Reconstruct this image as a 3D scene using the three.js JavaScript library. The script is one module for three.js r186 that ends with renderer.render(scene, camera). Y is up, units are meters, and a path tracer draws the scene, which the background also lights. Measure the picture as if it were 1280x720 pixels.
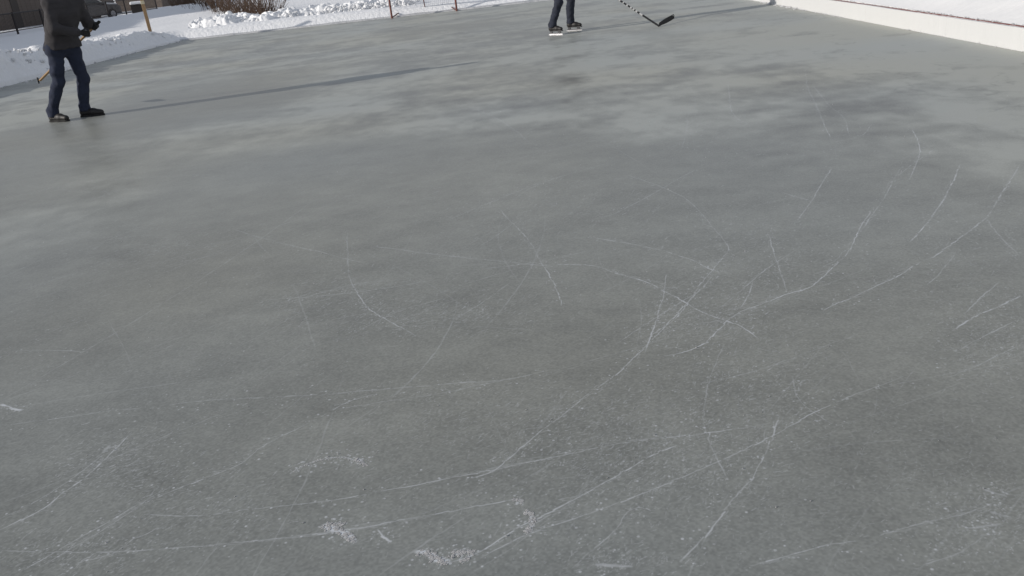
import * as THREE from 'three';
import { mergeGeometries } from 'three/addons/utils/BufferGeometryUtils.js';
import { RoundedBoxGeometry } from 'three/addons/geometries/RoundedBoxGeometry.js';

// ---------------------------------------------------------------- camera, sky, sun, exposure
const V = (x, y, z) => new THREE.Vector3(x, y, z);
const scene = new THREE.Scene();
const FOCAL = 1050, ROLL = THREE.MathUtils.degToRad(6.3), EYE = 1.45, PITCH = Math.atan(415 / FOCAL);
const camera = new THREE.PerspectiveCamera(2 * Math.atan(360 / FOCAL) * 180 / Math.PI, 1280 / 720, 0.05, 2000);
camera.position.set(0, EYE, 0);
camera.rotation.order = 'YXZ';
camera.rotation.set(-PITCH, 0, -ROLL);
camera.updateMatrixWorld(true);

const SUN = V(-1, 0.358, 0.28).normalize();
{ // pale, slightly hazy winter sky: one smooth gradient from the zenith to the horizon, the same all round
  const W = 64, H = 256, d = new Float32Array(W * H * 4), zen = [0.215, 0.25, 0.315], hor = [0.68, 0.69, 0.71];
  for (let j = 0; j < H; j++) { const e = Math.max(0, Math.sin(((j + 0.5) / H - 0.5) * Math.PI)), k = Math.exp(-e * 3.2); for (let i = 0; i < W; i++) for (let c = 0; c < 4; c++) d[(j * W + i) * 4 + c] = c === 3 ? 1 : zen[c] + (hor[c] - zen[c]) * k; }
  const t = new THREE.DataTexture(d, W, H, THREE.RGBAFormat, THREE.FloatType); t.mapping = THREE.EquirectangularReflectionMapping; t.magFilter = t.minFilter = THREE.LinearFilter; t.needsUpdate = true;
  scene.background = t; scene.environment = t;
}
const sun = new THREE.DirectionalLight(new THREE.Color(1.0, 0.94, 0.87), 3.4);
sun.position.copy(SUN).multiplyScalar(120).add(V(-8, 0, -22));
sun.target.position.set(-8, 0, -22);
sun.castShadow = true; sun.shadow.radius = 1.4;
sun.shadow.mapSize.set(4096, 4096);
Object.assign(sun.shadow.camera, { left: -60, right: 60, top: 60, bottom: -60, near: 1, far: 300 });
scene.add(sun, sun.target);
const renderer = new THREE.WebGLRenderer({ antialias: true });
renderer.toneMapping = THREE.LinearToneMapping;
renderer.toneMappingExposure = 1.07;
renderer.shadowMap.enabled = true;
renderer.setSize(1024, 576);

// ---------------------------------------------------------------- helpers
function rng(seed) { let a = seed >>> 0; return () => { a = (a + 0x6D2B79F5) | 0; let t = Math.imul(a ^ (a >>> 15), 1 | a); t = (t + Math.imul(t ^ (t >>> 7), 61 | t)) ^ t; return ((t ^ (t >>> 14)) >>> 0) / 4294967296; }; }
const R0 = rng(71);
const PERM = new Float32Array(4096); for (let i = 0; i < 4096; i++) PERM[i] = R0();
const h2 = (i, j) => PERM[(Math.imul(i, 73856093) ^ Math.imul(j, 19349663)) >>> 7 & 4095];
const h3 = (i, j, k) => PERM[(Math.imul(i, 73856093) ^ Math.imul(j, 19349663) ^ Math.imul(k, 83492791)) >>> 7 & 4095];
function n2(x, y) {
  const i = Math.floor(x), j = Math.floor(y); let u = x - i, v = y - j; u = u * u * (3 - 2 * u); v = v * v * (3 - 2 * v);
  const a = h2(i, j), b = h2(i + 1, j), c = h2(i, j + 1), d = h2(i + 1, j + 1);
  return a + (b - a) * u + (c - a) * v + (a - b - c + d) * u * v;
}
function n3(x, y, z) {
  const i = Math.floor(x), j = Math.floor(y), k = Math.floor(z); let u = x - i, v = y - j, w = z - k;
  u = u * u * (3 - 2 * u); v = v * v * (3 - 2 * v); w = w * w * (3 - 2 * w);
  const L = (a, b, t) => a + (b - a) * t;
  return L(L(L(h3(i, j, k), h3(i + 1, j, k), u), L(h3(i, j + 1, k), h3(i + 1, j + 1, k), u), v), L(L(h3(i, j, k + 1), h3(i + 1, j, k + 1), u), L(h3(i, j + 1, k + 1), h3(i + 1, j + 1, k + 1), u), v), w);
}
function fbm(x, y, o = 4) { let s = 0, a = 0.5, t = 0; for (let k = 0; k < o; k++) { s += a * n2(x, y); t += a; a *= 0.5; const q = x * 1.62 + y * 1.21 + 7.3; y = y * 1.62 - x * 1.21 + 3.1; x = q; } return s / t; }
function cells(x, y) {               // distance to and number of the nearest scattered point
  const i = Math.floor(x), j = Math.floor(y); let best = 9, second = 9, id = 0;
  for (let a = -1; a < 2; a++) for (let b = -1; b < 2; b++) {
    const px = i + a + h2(i + a, j + b), py = j + b + h2(i + a + 57, j + b + 131), d = Math.hypot(px - x, py - y);
    if (d < best) { second = best; best = d; id = h2(i + a + 11, j + b + 5); } else if (d < second) second = d;
  }
  return [best, id, second - best];
}
const clamp = THREE.MathUtils.clamp, sm = (a, b, x) => { const t = clamp((x - a) / (b - a), 0, 1); return t * t * (3 - 2 * t); }, lerp = THREE.MathUtils.lerp;
// a place in the photograph (1280 x 720) -> the point of the world at height H that it shows
const mW = camera.matrixWorld;
function ground(px, py, H = 0) {
  const d = V((px - 640) / FOCAL, (360 - py) / FOCAL, -1).transformDirection(mW);
  const t = (H - EYE) / d.y; return V(d.x * t, H, d.z * t);
}
const lin = (r, g, b) => new THREE.Color().setRGB(r, g, b);
const M = (c, rough = 0.8, o = {}) => new THREE.MeshStandardMaterial({ color: c, roughness: rough, ...o });
const used = {};
const named = n => { used[n] = (used[n] ?? -1) + 1; return used[n] ? n + '_' + String(used[n]).padStart(3, '0') : n; };
function thing(name, label, category, pos = [0, 0, 0], turn = 0, group, kind) {
  const o = new THREE.Group(); o.name = named(name); o.position.set(...pos); o.rotation.y = turn;
  o.userData = { label, category }; if (group) o.userData.group = group; if (kind) o.userData.kind = kind;
  scene.add(o); return o;
}
function part(parent, name, geo, mat, label) {
  const m = new THREE.Mesh(Array.isArray(geo) ? (geo.length > 1 ? mergeGeometries(geo.map(g => { g = g.index ? g.toNonIndexed() : g; if (!g.attributes.uv) g.setAttribute('uv', new THREE.BufferAttribute(new Float32Array(g.attributes.position.count * 2), 2)); return g; })) : geo[0]) : geo, mat);
  m.name = name; m.castShadow = m.receiveShadow = true; if (label) m.userData.label = label;
  parent.add(m); return m;
}
function single(name, geo, mat, label, category, kind, group) {
  const m = part(scene, named(name), geo, mat, label); m.userData.category = category; if (kind) m.userData.kind = kind; if (group) m.userData.group = group; return m;
}
const box = (x0, x1, y0, y1, z0, z1) => new THREE.BoxGeometry(x1 - x0, y1 - y0, z1 - z0).translate((x0 + x1) / 2, (y0 + y1) / 2, (z0 + z1) / 2);
function rod(a, b, r0, r1 = r0, seg = 8) {
  const d = b.clone().sub(a), g = new THREE.CylinderGeometry(r1, r0, d.length(), seg, 1);
  g.applyQuaternion(new THREE.Quaternion().setFromUnitVectors(V(0, 1, 0), d.normalize())); const m = a.clone().add(b).multiplyScalar(0.5); return g.translate(m.x, m.y, m.z);
}
function bar(a, b, w, h, up = V(0, 1, 0)) {  // a rectangular bar from a to b
  const f = b.clone().sub(a), L = f.length(); f.normalize(); const s = f.clone().cross(up).normalize(), u = s.clone().cross(f);
  const g = new RoundedBoxGeometry(w, h, L, 2, Math.min(w, h) * 0.2); g.applyMatrix4(new THREE.Matrix4().makeBasis(s, u, f.clone().negate()));
  const m = a.clone().add(b).multiplyScalar(0.5); return g.translate(m.x, m.y, m.z);
}
// a sheet over a grid, P(u,v) -> [x,y,z]; uv in metres
function sheet(us, vs, P) {
  const pos = [], uv = [], idx = [], n = us.length, m = vs.length;
  for (let j = 0; j < m; j++) for (let i = 0; i < n; i++) { const p = P(us[i], vs[j]); pos.push(...p); uv.push(p[0], p[2]); }
  for (let j = 0; j < m - 1; j++) for (let i = 0; i < n - 1; i++) { const a = j * n + i; idx.push(a, a + 1, a + n, a + 1, a + n + 1, a + n); }
  const g = new THREE.BufferGeometry(); g.setAttribute('position', new THREE.Float32BufferAttribute(pos, 3)); g.setAttribute('uv', new THREE.Float32BufferAttribute(uv, 2)); g.setIndex(idx); g.computeVertexNormals(); return g;
}
const range = (a, b, n) => Array.from({ length: n + 1 }, (_, i) => a + (b - a) * i / n);
// naive surface nets of a distance field
function nets(f, lo, hi, c) {
  const nx = Math.ceil((hi[0] - lo[0]) / c) + 1, ny = Math.ceil((hi[1] - lo[1]) / c) + 1, nz = Math.ceil((hi[2] - lo[2]) / c) + 1;
  const F = new Float32Array(nx * ny * nz), at = (i, j, k) => i + nx * (j + ny * k);
  for (let k = 0; k < nz; k++) for (let j = 0; j < ny; j++) for (let i = 0; i < nx; i++) F[at(i, j, k)] = f(lo[0] + i * c, lo[1] + j * c, lo[2] + k * c);
  const id = new Int32Array(nx * ny * nz).fill(-1), pos = [], idx = [];
  const E = [[0, 1], [2, 3], [4, 5], [6, 7], [0, 2], [1, 3], [4, 6], [5, 7], [0, 4], [1, 5], [2, 6], [3, 7]], O = [...Array(8)].map((_, q) => [q & 1, q >> 1 & 1, q >> 2]);
  for (let k = 0; k < nz - 1; k++) for (let j = 0; j < ny - 1; j++) for (let i = 0; i < nx - 1; i++) {
    const v = O.map(o => F[at(i + o[0], j + o[1], k + o[2])]); let neg = 0; for (const q of v) if (q < 0) neg++;
    if (!neg || neg === 8) continue;
    let x = 0, y = 0, z = 0, n = 0;
    for (const [a, b] of E) if (v[a] < 0 !== v[b] < 0) { const t = v[a] / (v[a] - v[b]); x += O[a][0] + t * (O[b][0] - O[a][0]); y += O[a][1] + t * (O[b][1] - O[a][1]); z += O[a][2] + t * (O[b][2] - O[a][2]); n++; }
    id[at(i, j, k)] = pos.length / 3; pos.push(lo[0] + (i + x / n) * c, lo[1] + (j + y / n) * c, lo[2] + (k + z / n) * c);
  }
  const quad = (a, b, c2, d, flip) => { if (flip) idx.push(a, c2, b, a, d, c2); else idx.push(a, b, c2, a, c2, d); };
  for (let k = 1; k < nz - 1; k++) for (let j = 1; j < ny - 1; j++) for (let i = 1; i < nx - 1; i++) {
    const s = F[at(i, j, k)] < 0;
    if (s !== F[at(i + 1, j, k)] < 0) quad(id[at(i, j - 1, k - 1)], id[at(i, j, k - 1)], id[at(i, j, k)], id[at(i, j - 1, k)], !s);
    if (s !== F[at(i, j + 1, k)] < 0) quad(id[at(i - 1, j, k - 1)], id[at(i - 1, j, k)], id[at(i, j, k)], id[at(i, j, k - 1)], !s);
    if (s !== F[at(i, j, k + 1)] < 0) quad(id[at(i - 1, j - 1, k)], id[at(i, j - 1, k)], id[at(i, j, k)], id[at(i - 1, j, k)], !s);
  }
  const g = new THREE.BufferGeometry(); g.setAttribute('position', new THREE.Float32BufferAttribute(pos, 3));
  const uv = new Float32Array(pos.length / 3 * 2); for (let i = 0; i < pos.length / 3; i++) { uv[2 * i] = pos[3 * i] + pos[3 * i + 2]; uv[2 * i + 1] = pos[3 * i + 1]; }
  g.setAttribute('uv', new THREE.BufferAttribute(uv, 2)); g.setIndex(idx); g.computeVertexNormals(); return g;
}
const cap = (a, b, r0, r1) => {                       // tapered capsule
  const ax = a[0], ay = a[1], az = a[2], dx = b[0] - ax, dy = b[1] - ay, dz = b[2] - az, L = dx * dx + dy * dy + dz * dz || 1e-9;
  return (x, y, z) => { const t = clamp(((x - ax) * dx + (y - ay) * dy + (z - az) * dz) / L, 0, 1); return Math.hypot(x - ax - t * dx, y - ay - t * dy, z - az - t * dz) - (r0 + (r1 - r0) * t); };
};
const ball = (c, r) => (x, y, z) => { const k = Math.hypot((x - c[0]) / r[0], (y - c[1]) / r[1], (z - c[2]) / r[2]); return (k - 1) * Math.min(...r); };
const smin = (a, b, k) => { const h = Math.max(k - Math.abs(a - b), 0) / k; return Math.min(a, b) - h * h * k * 0.25; };
const blend = (fs, k) => (x, y, z) => { let d = 1e9; for (const f of fs) d = smin(d, f(x, y, z), k); return d; };
// texture from a function of texel -> [r,g,b] in 0..255
function tex(w, h, fn, srgb = true, wrap = true) {
  const d = new Uint8Array(w * h * 4); let p = 0;
  for (let j = 0; j < h; j++) for (let i = 0; i < w; i++) { const c = fn(i, j); d[p++] = c[0]; d[p++] = c[1]; d[p++] = c[2]; d[p++] = 255; }
  const t = new THREE.DataTexture(d, w, h); if (srgb) t.colorSpace = THREE.SRGBColorSpace; t.magFilter = THREE.LinearFilter; t.minFilter = THREE.LinearMipmapLinearFilter; t.generateMipmaps = true;
  t.wrapS = t.wrapT = wrap ? THREE.RepeatWrapping : THREE.ClampToEdgeWrapping; t.needsUpdate = true; return t;
}
const enc = v => { v = clamp(v, 0, 1); return 255 * (v < 0.0031308 ? 12.92 * v : 1.055 * Math.pow(v, 1 / 2.4) - 0.055); };

// ---------------------------------------------------------------- rink layout (x right, -z away)
const XL = z => -9.86 + 0.048 * (-z - 17.7), XR = z => 5.43 + 0.038 * (-z - 8.6), ZFAR = -27.45, ZNEAR = 2.2;

// ---------------------------------------------------------------- the ice
// Skate marks: white lines of shaved ice. Each is a polyline of places in the photograph, then width (m) and strength.
const MARKS = [
  [[0, 688, 40, 690, 80, 690, 140, 690, 200, 687, 260, 682, 320, 676, 360, 672, 400, 667, 450, 660, 500, 650, 560, 640, 600, 632, 640, 625, 655, 624], 4, 0.8],
  [[180, 643, 240, 645, 320, 636, 370, 630, 430, 623, 480, 613, 530, 604, 580, 594, 620, 587, 640, 582, 700, 570, 740, 561, 790, 552, 865, 544, 960, 530], 4, 0.8],
  [[590, 598, 620, 587, 632, 576, 650, 560, 675, 540, 700, 522, 722, 503, 750, 482, 770, 468, 810, 430, 858, 380, 900, 335], 5, 0.8],
  [[560, 705, 600, 690, 640, 664, 680, 644, 740, 612, 770, 595, 820, 567, 845, 556], 5, 0.9], [[665, 657, 690, 643, 720, 627], 3, 0.6],
  [[600, 697, 640, 677, 670, 664, 720, 647, 770, 630, 820, 610, 860, 593, 900, 576, 940, 557, 960, 548, 1030, 510, 1130, 470], 4, 0.8],
  [[850, 702, 880, 672, 905, 640, 925, 615, 940, 598, 955, 570, 962, 555, 975, 520], 5, 0.7],
  [[715, 711, 740, 688, 770, 660, 785, 640, 800, 634, 815, 640], 3, 0.6],
  [[0, 662, 30, 648, 60, 632, 80, 615, 100, 602, 130, 575, 150, 555, 165, 540], 7, 0.7], [[0, 648, 40, 630, 80, 605, 130, 568], 4, 0.5],
  [[30, 712, 60, 695, 100, 672, 140, 650, 170, 632, 200, 620, 235, 606, 260, 596, 300, 580, 330, 557, 380, 532, 437, 502, 470, 492], 4, 0.8],
  [[50, 708, 95, 682, 150, 648, 195, 618, 230, 600], 3, 0.7], [[80, 712, 100, 703, 140, 692, 165, 675, 210, 655], 4, 0.6],
  [[0, 533, 50, 526, 100, 519, 140, 513, 180, 511], 4, 0.8], [[200, 507, 250, 501, 320, 497, 390, 494, 447, 489, 485, 486, 570, 479, 632, 474, 690, 462], 4, 0.75],
  [[520, 497, 570, 488, 600, 481, 632, 475], 4, 0.6], [[420, 512, 470, 504, 520, 496, 560, 490], 3, 0.45],
  [[434, 290, 435, 330, 438, 350, 448, 368, 460, 385, 475, 395, 488, 402, 520, 420], 6, 0.7],
  [[290, 286, 325, 297, 360, 306, 397, 314, 430, 323, 457, 329], 6, 0.6], [[465, 308, 500, 312, 535, 317, 570, 321, 610, 325, 640, 328, 700, 334], 6, 0.7],
  [[560, 275, 590, 262, 620, 250, 650, 238, 690, 222], 6, 0.5], [[600, 308, 620, 295, 632, 286, 660, 268], 6, 0.5],
  [[625, 262, 640, 278, 657, 295, 666, 308, 675, 326, 687, 345, 699, 369, 702, 382], 6, 0.75],
  [[735, 296, 760, 300, 790, 305, 830, 314, 865, 325, 890, 337, 910, 342], 7, 0.9], [[690, 330, 740, 332, 770, 342, 800, 350, 820, 358, 832, 365, 850, 374, 870, 386, 890, 395, 920, 405, 950, 424], 7, 0.85],
  [[833, 343, 831, 360, 826, 380, 820, 402, 806, 440], 6, 0.75],
  [[780, 218, 800, 224, 830, 235, 855, 247, 875, 265, 892, 285, 905, 300, 911, 310, 905, 320, 897, 330, 880, 350, 860, 378, 845, 398, 820, 415, 805, 430], 6, 0.65],
  [[870, 212, 847, 224, 820, 240, 790, 256, 765, 268, 740, 275], 6, 0.6], [[600, 336, 640, 332, 670, 328, 700, 322, 740, 312], 6, 0.6],
  [[1090, 262, 1078, 280, 1068, 300, 1058, 318, 1040, 335, 1022, 352, 1010, 360, 985, 367, 960, 377, 925, 390, 900, 410, 880, 430, 855, 440, 830, 445], 6, 0.9],
  [[960, 290, 967, 315, 975, 340, 984, 365], 6, 0.65], [[1040, 210, 1030, 225, 1012, 255, 993, 280], 7, 0.7], [[975, 240, 1010, 250, 1040, 257], 7, 0.6],
  [[1200, 205, 1190, 230, 1182, 245, 1165, 270, 1147, 293, 1137, 303], 8, 0.85], [[1130, 205, 1117, 225, 1105, 248, 1090, 268, 1080, 285], 7, 0.6],
  [[1275, 205, 1260, 230, 1248, 248, 1235, 270, 1210, 290, 1190, 305, 1160, 325], 8, 0.7], [[1232, 270, 1245, 290, 1260, 305, 1274, 320], 6, 0.65],
  [[1150, 328, 1140, 334, 1120, 346, 1100, 355, 1075, 367, 1050, 378, 1030, 388], 6, 0.8], [[1195, 315, 1180, 335, 1160, 356], 6, 0.6],
  [[1275, 370, 1262, 376, 1240, 387, 1220, 395, 1190, 413], 8, 0.7], [[1250, 352, 1230, 368, 1205, 392], 5, 0.55],
  [[930, 711, 960, 702, 985, 695, 1020, 685, 1070, 676], 4, 0.75], [[1100, 670, 1120, 664, 1150, 655, 1190, 646, 1240, 630], 4, 0.6],
  [[1140, 712, 1170, 702, 1195, 692, 1230, 670], 4, 0.5], [[1190, 470, 1225, 455, 1260, 438, 1280, 430], 5, 0.55], [[1195, 440, 1230, 420, 1270, 400], 5, 0.5],
  [[910, 105, 912, 120, 915, 140, 925, 150, 936, 155], 12, 0.8], [[1006, 85, 1010, 110, 1022, 135, 1030, 155, 1040, 175], 12, 0.7], [[1015, 105, 1035, 130, 1055, 148, 1062, 170], 12, 0.6],
  [[1140, 160, 1148, 178, 1150, 190, 1145, 205, 1136, 225], 9, 0.8], [[1170, 185, 1148, 200, 1120, 222], 9, 0.6], [[1090, 155, 1075, 170, 1040, 178], 10, 0.5],
  [[620, 205, 660, 195, 700, 185, 760, 172], 10, 0.4], [[590, 135, 615, 145, 640, 160, 665, 180], 11, 0.55], [[860, 140, 858, 165, 850, 190], 11, 0.45], [[640, 250, 670, 232, 720, 215, 775, 200], 9, 0.4],
  [[0, 440, 30, 438, 70, 438, 110, 440], 5, 0.4], [[20, 365, 60, 352, 120, 332, 180, 310, 230, 300], 6, 0.4], [[30, 430, 75, 410, 110, 398], 5, 0.45], [[335, 385, 380, 372, 440, 356, 500, 348], 6, 0.45],
  [[330, 375, 400, 370, 470, 362, 540, 350], 5, 0.4], [[110, 252, 130, 244, 150, 237], 9, 0.45], [[570, 400, 580, 392, 600, 380, 640, 352], 5, 0.4], [[445, 415, 470, 402, 510, 385, 560, 372], 5, 0.4],
  [[770, 430, 800, 410, 840, 385, 880, 360], 5, 0.45], [[815, 430, 850, 408, 890, 402, 960, 385], 5, 0.4], [[905, 380, 930, 360, 960, 335, 1000, 310], 6, 0.45], [[925, 385, 935, 370, 942, 350], 6, 0.5],
  [[0, 250, 60, 236, 120, 226, 180, 222, 260, 218], 9, 0.35], [[20, 230, 60, 234, 100, 240, 170, 236], 9, 0.35], [[60, 600, 100, 585, 160, 565, 220, 540, 280, 515], 4, 0.4], [[420, 560, 380, 580, 350, 596], 3, 0.3],
  [[910, 600, 890, 560, 880, 520, 888, 470, 905, 430], 5, 0.4], [[990, 470, 1000, 500, 1040, 530], 5, 0.35], [[870, 480, 920, 470, 985, 450, 1040, 430], 5, 0.4],
];
// shaved snow lying in little drifts
const DRIFTS = [[[405, 657, 418, 660, 430, 666, 443, 677], 0.022], [[408, 655, 430, 655], 0.012], [[520, 690, 535, 692, 545, 699, 560, 703], 0.02], [[565, 693, 590, 690, 577, 703], 0.014], [[445, 573, 453, 579, 458, 582], 0.012], [[658, 638, 664, 645, 665, 655, 660, 665], 0.014], [[640, 624, 651, 626, 652, 630], 0.01], [[365, 590, 390, 578, 405, 574, 430, 572, 448, 577], 0.006], [[472, 662, 478, 670, 490, 677], 0.007], [[745, 706, 790, 708], 0.012], [[1230, 612, 1258, 620], 0.010], [[1240, 640, 1262, 646], 0.008], [[130, 565, 138, 556], 0.014], [[0, 506, 15, 510, 27, 513], 0.012], [[1208, 660, 1250, 655], 0.008]];

const IR = rng(2024);
const strokes = [];                        // {pts:[x,z,...], w, s}
function smooth(p, per = 6) {             // Catmull-Rom through ground points
  if (p.length < 3) return p; const c = new THREE.CatmullRomCurve3(p); return c.getPoints(p.length * per);
}
for (const [m, w, s] of MARKS) {
  const p = []; for (let i = 0; i < m.length; i += 2) p.push(ground(m[i], m[i + 1]));
  const c = smooth(p), far = p[0].length() / 4;
  strokes.push({ p: c, w: Math.min(w, 8) * 0.00072, s: s * 0.72, crumbs: 1 });
  for (let k = 0; k < 2; k++) { const ox = (IR() - 0.5) * 0.03 * far, oz = (IR() - 0.5) * 0.03 * far, a = Math.floor(IR() * c.length * 0.5), b = a + Math.floor(c.length * (0.25 + 0.3 * IR())); const q = c.slice(a, b).map((v, i) => V(v.x + ox + 0.006 * i * (IR() - 0.5), 0, v.z + oz)); if (q.length > 3) strokes.push({ p: q, w: Math.min(w, 8) * 0.0005, s: s * 0.3, crumbs: 0 }); }
}
for (const [m, w] of DRIFTS) { const p = []; for (let i = 0; i < m.length; i += 2) p.push(ground(m[i], m[i + 1])); strokes.push({ p: smooth(p), w: w * 0.8, s: 0.62, crumbs: 2 }); }
for (let k = 0; k < 2300; k++) {          // the crowd of faint older cuts
  const near = k < 1300, x = near ? -4.5 + 9 * IR() : -9.5 + 15.3 * IR(), z = near ? -0.8 - 8 * Math.pow(IR(), 0.8) : 2 - 29.5 * IR();
  let a = (IR() < 0.6 ? 0.75 + (IR() - 0.5) * 1.1 : IR() * Math.PI); const L = near ? 0.25 + 1.8 * IR() * IR() : 0.6 + 4.5 * IR() * IR(), bend = (IR() - 0.5) * 1.4 / Math.max(1, L), p = [];
  for (let t = 0; t <= 10; t++) { p.push(V(x + 0, 0, z)); }
  let cx = x, cz = z; for (let t = 0; t <= 10; t++) { p[t].set(cx, 0, cz); cx += Math.cos(a) * L / 10; cz -= Math.sin(a) * L / 10; a += bend * L / 10; }
  strokes.push({ p, w: 0.0015 + 0.003 * IR() + (near ? 0 : 0.003), s: near || z > -8 ? 0.04 + 0.13 * IR() * IR() : 0.10 + 0.28 * IR() * IR(), crumbs: 0 });
}
const CLOUDS = [];                        // places where the blades have chopped the surface, in the photograph
for (const [x, y, rx, ry, n, s] of [[140, 575, 60, 30, 500, .5], [700, 520, 160, 30, 900, .5], [800, 580, 110, 35, 900, .5], [930, 470, 80, 60, 900, .5], [920, 320, 70, 60, 700, .5], [1240, 420, 60, 40, 700, .5], [1230, 640, 60, 40, 500, .5], [540, 395, 90, 18, 500, .45], [420, 380, 60, 25, 400, .4], [160, 305, 90, 25, 500, .35], [220, 635, 90, 40, 500, .4], [700, 250, 110, 35, 600, .4], [1200, 280, 60, 60, 500, .45], [880, 400, 60, 20, 400, .4], [80, 690, 80, 25, 350, .5], [770, 700, 70, 14, 160, .6], [1000, 640, 120, 60, 350, .35], [900, 180, 120, 25, 500, .4], [480, 570, 200, 60, 350, .3], [1060, 330, 100, 60, 500, .3], [560, 330, 200, 60, 700, .3], [250, 420, 200, 60, 600, .3], [600, 640, 250, 60, 600, .35], [1150, 560, 120, 60, 500, .35], [820, 100, 200, 40, 500, .3], [330, 200, 250, 40, 600, .28]]) CLOUDS.push([x, y, rx, ry, Math.round(n * 1.5), s * 1.1]);

class Tile {
  constructor(x0, x1, z0, z1, W, H) { Object.assign(this, { x0, x1, z0, z1, W, H, b: new Float32Array(W * H), kx: W / (x1 - x0), kz: H / (z1 - z0) }); }
  dab(x, z, r, s) {                       // soft round dab, r in metres
    const u = (x - this.x0) * this.kx, v = (z - this.z0) * this.kz, q = r * this.kx, e = Math.max(q, 0.5), k = s * Math.min(1, q / 0.5);
    if (u < -e - 2 || v < -e - 2 || u > this.W + e + 2 || v > this.H + e + 2) return;
    for (let j = Math.max(0, Math.floor(v - e - 1)); j <= Math.min(this.H - 1, v + e + 1); j++) for (let i = Math.max(0, Math.floor(u - e - 1)); i <= Math.min(this.W - 1, u + e + 1); i++) {
      const c = clamp(e + 0.5 - Math.hypot(i + 0.5 - u, j + 0.5 - v), 0, 1) * k, o = j * this.W + i; if (c > this.b[o]) this.b[o] = c + (1 - c) * 0.25 * this.b[o]; else this.b[o] += c * 0.25 * (1 - this.b[o]);
    }
  }
}
const T0 = new Tile(-2.1, 2.1, -3.9, -1.2, 2048, 1316), TA = new Tile(-3.4, 3.4, -6.4, -0.9, 2040, 1650), TB = new Tile(-11, 6.6, -14, 2.4, 2048, 1908), TC = new Tile(-11, 6.6, -28, -14, 2048, 1630), TILES = [T0, TA, TB, TC];
const crumbList = [];
strokes.forEach((st, n) => {
  const p = st.p; let run = n * 13.7;
  for (let i = 0; i < p.length - 1; i++) {
    const L = Math.hypot(p[i + 1].x - p[i].x, p[i + 1].z - p[i].z); if (L < 1e-5) continue;
    const fade = Math.min(1, (i + 1) / 3, (p.length - 1 - i) / 3), nx = -(p[i + 1].z - p[i].z) / L, nz = (p[i + 1].x - p[i].x) / L;
    for (const T of TILES) {
      const n = Math.max(1, Math.ceil(L * T.kx / 0.7));
      for (let k = 0; k < n; k++) {
        const t = k / n, s = run + L * t, wob = (n2(s * 9, n) - 0.5) * 0.006 + (n2(s * 60, n + 5) - 0.5) * 0.003;
        const br = sm(0.22, 0.70, 0.45 * n2(s * 3.1, n + 31) + 0.3 * n2(s * 55, n + 9) + 0.25 * n2(s * 170, n + 3));
        if (br > 0.02) T.dab(lerp(p[i].x, p[i + 1].x, t) + nx * wob, lerp(p[i].z, p[i + 1].z, t) + nz * wob, st.w * 0.5 * (0.5 + n2(s * 23, n + 77)), st.s * fade * (0.35 + 0.65 * br));
      }
    }
    if (st.crumbs) { const c = L * (st.crumbs === 2 ? 500 : 70); for (let k = 0; k < c; k++) { const t = IR(), g = (IR() + IR() + IR() - 1.5) * (st.crumbs === 2 ? 0.05 : 0.07); const x = lerp(p[i].x, p[i + 1].x, t) + nx * g, z = lerp(p[i].z, p[i + 1].z, t) + nz * g, r = 0.0010 + 0.0034 * Math.pow(IR(), 3); for (const T of TILES) T.dab(x, z, r, 0.25 + 0.5 * IR()); if (r > 0.0036 && IR() < 0.4) crumbList.push([x, z, r * 0.7]); } }
    run += L;
  }
});
for (const [x, y, rx, ry, n, s] of CLOUDS) for (let k = 0; k < n; k++) {
  const ga = () => (IR() + IR() + IR() - 1.5) * 1.5, g = ground(x + rx * ga(), Math.max(60, y + ry * ga())), f = ground(x + 1, y), near = ground(x, y).distanceTo(f);
  const L = near * (2 + 10 * IR() * IR()), d = 0.7 + (IR() - 0.5) * 1.6, r = near * (0.30 + 0.7 * IR() * IR()), st = s * 1.1 * (0.3 + 0.7 * IR());
  const m = Math.ceil(L / (near * 0.5)); for (const T of TILES) for (let i = 0; i < m; i++) T.dab(g.x + Math.cos(d) * L * i / m, g.z - Math.sin(d) * L * i / m, r * (0.6 + 0.4 * n2(i * .7, k)), st * n2(i * 0.9, k + 3));
  if (IR() < 0.04) crumbList.push([g.x, g.z, 0.0012 + 0.0016 * IR()]);
}
for (let k = 0; k < 42000; k++) { const x = -5 + 10 * IR(), z = -1 - 9 * IR(), c = fbm(x * 1.1 + 4, z * 1.1, 3); if (c < 0.42 + 0.2 * IR()) continue; const r = 0.0009 + 0.0030 * Math.pow(IR(), 4), s = 0.15 + 0.65 * IR(); for (const T of TILES) T.dab(x, z, r, s); if (r > 0.0032 && IR() < 0.2) crumbList.push([x, z, r * 0.7]); }

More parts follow.
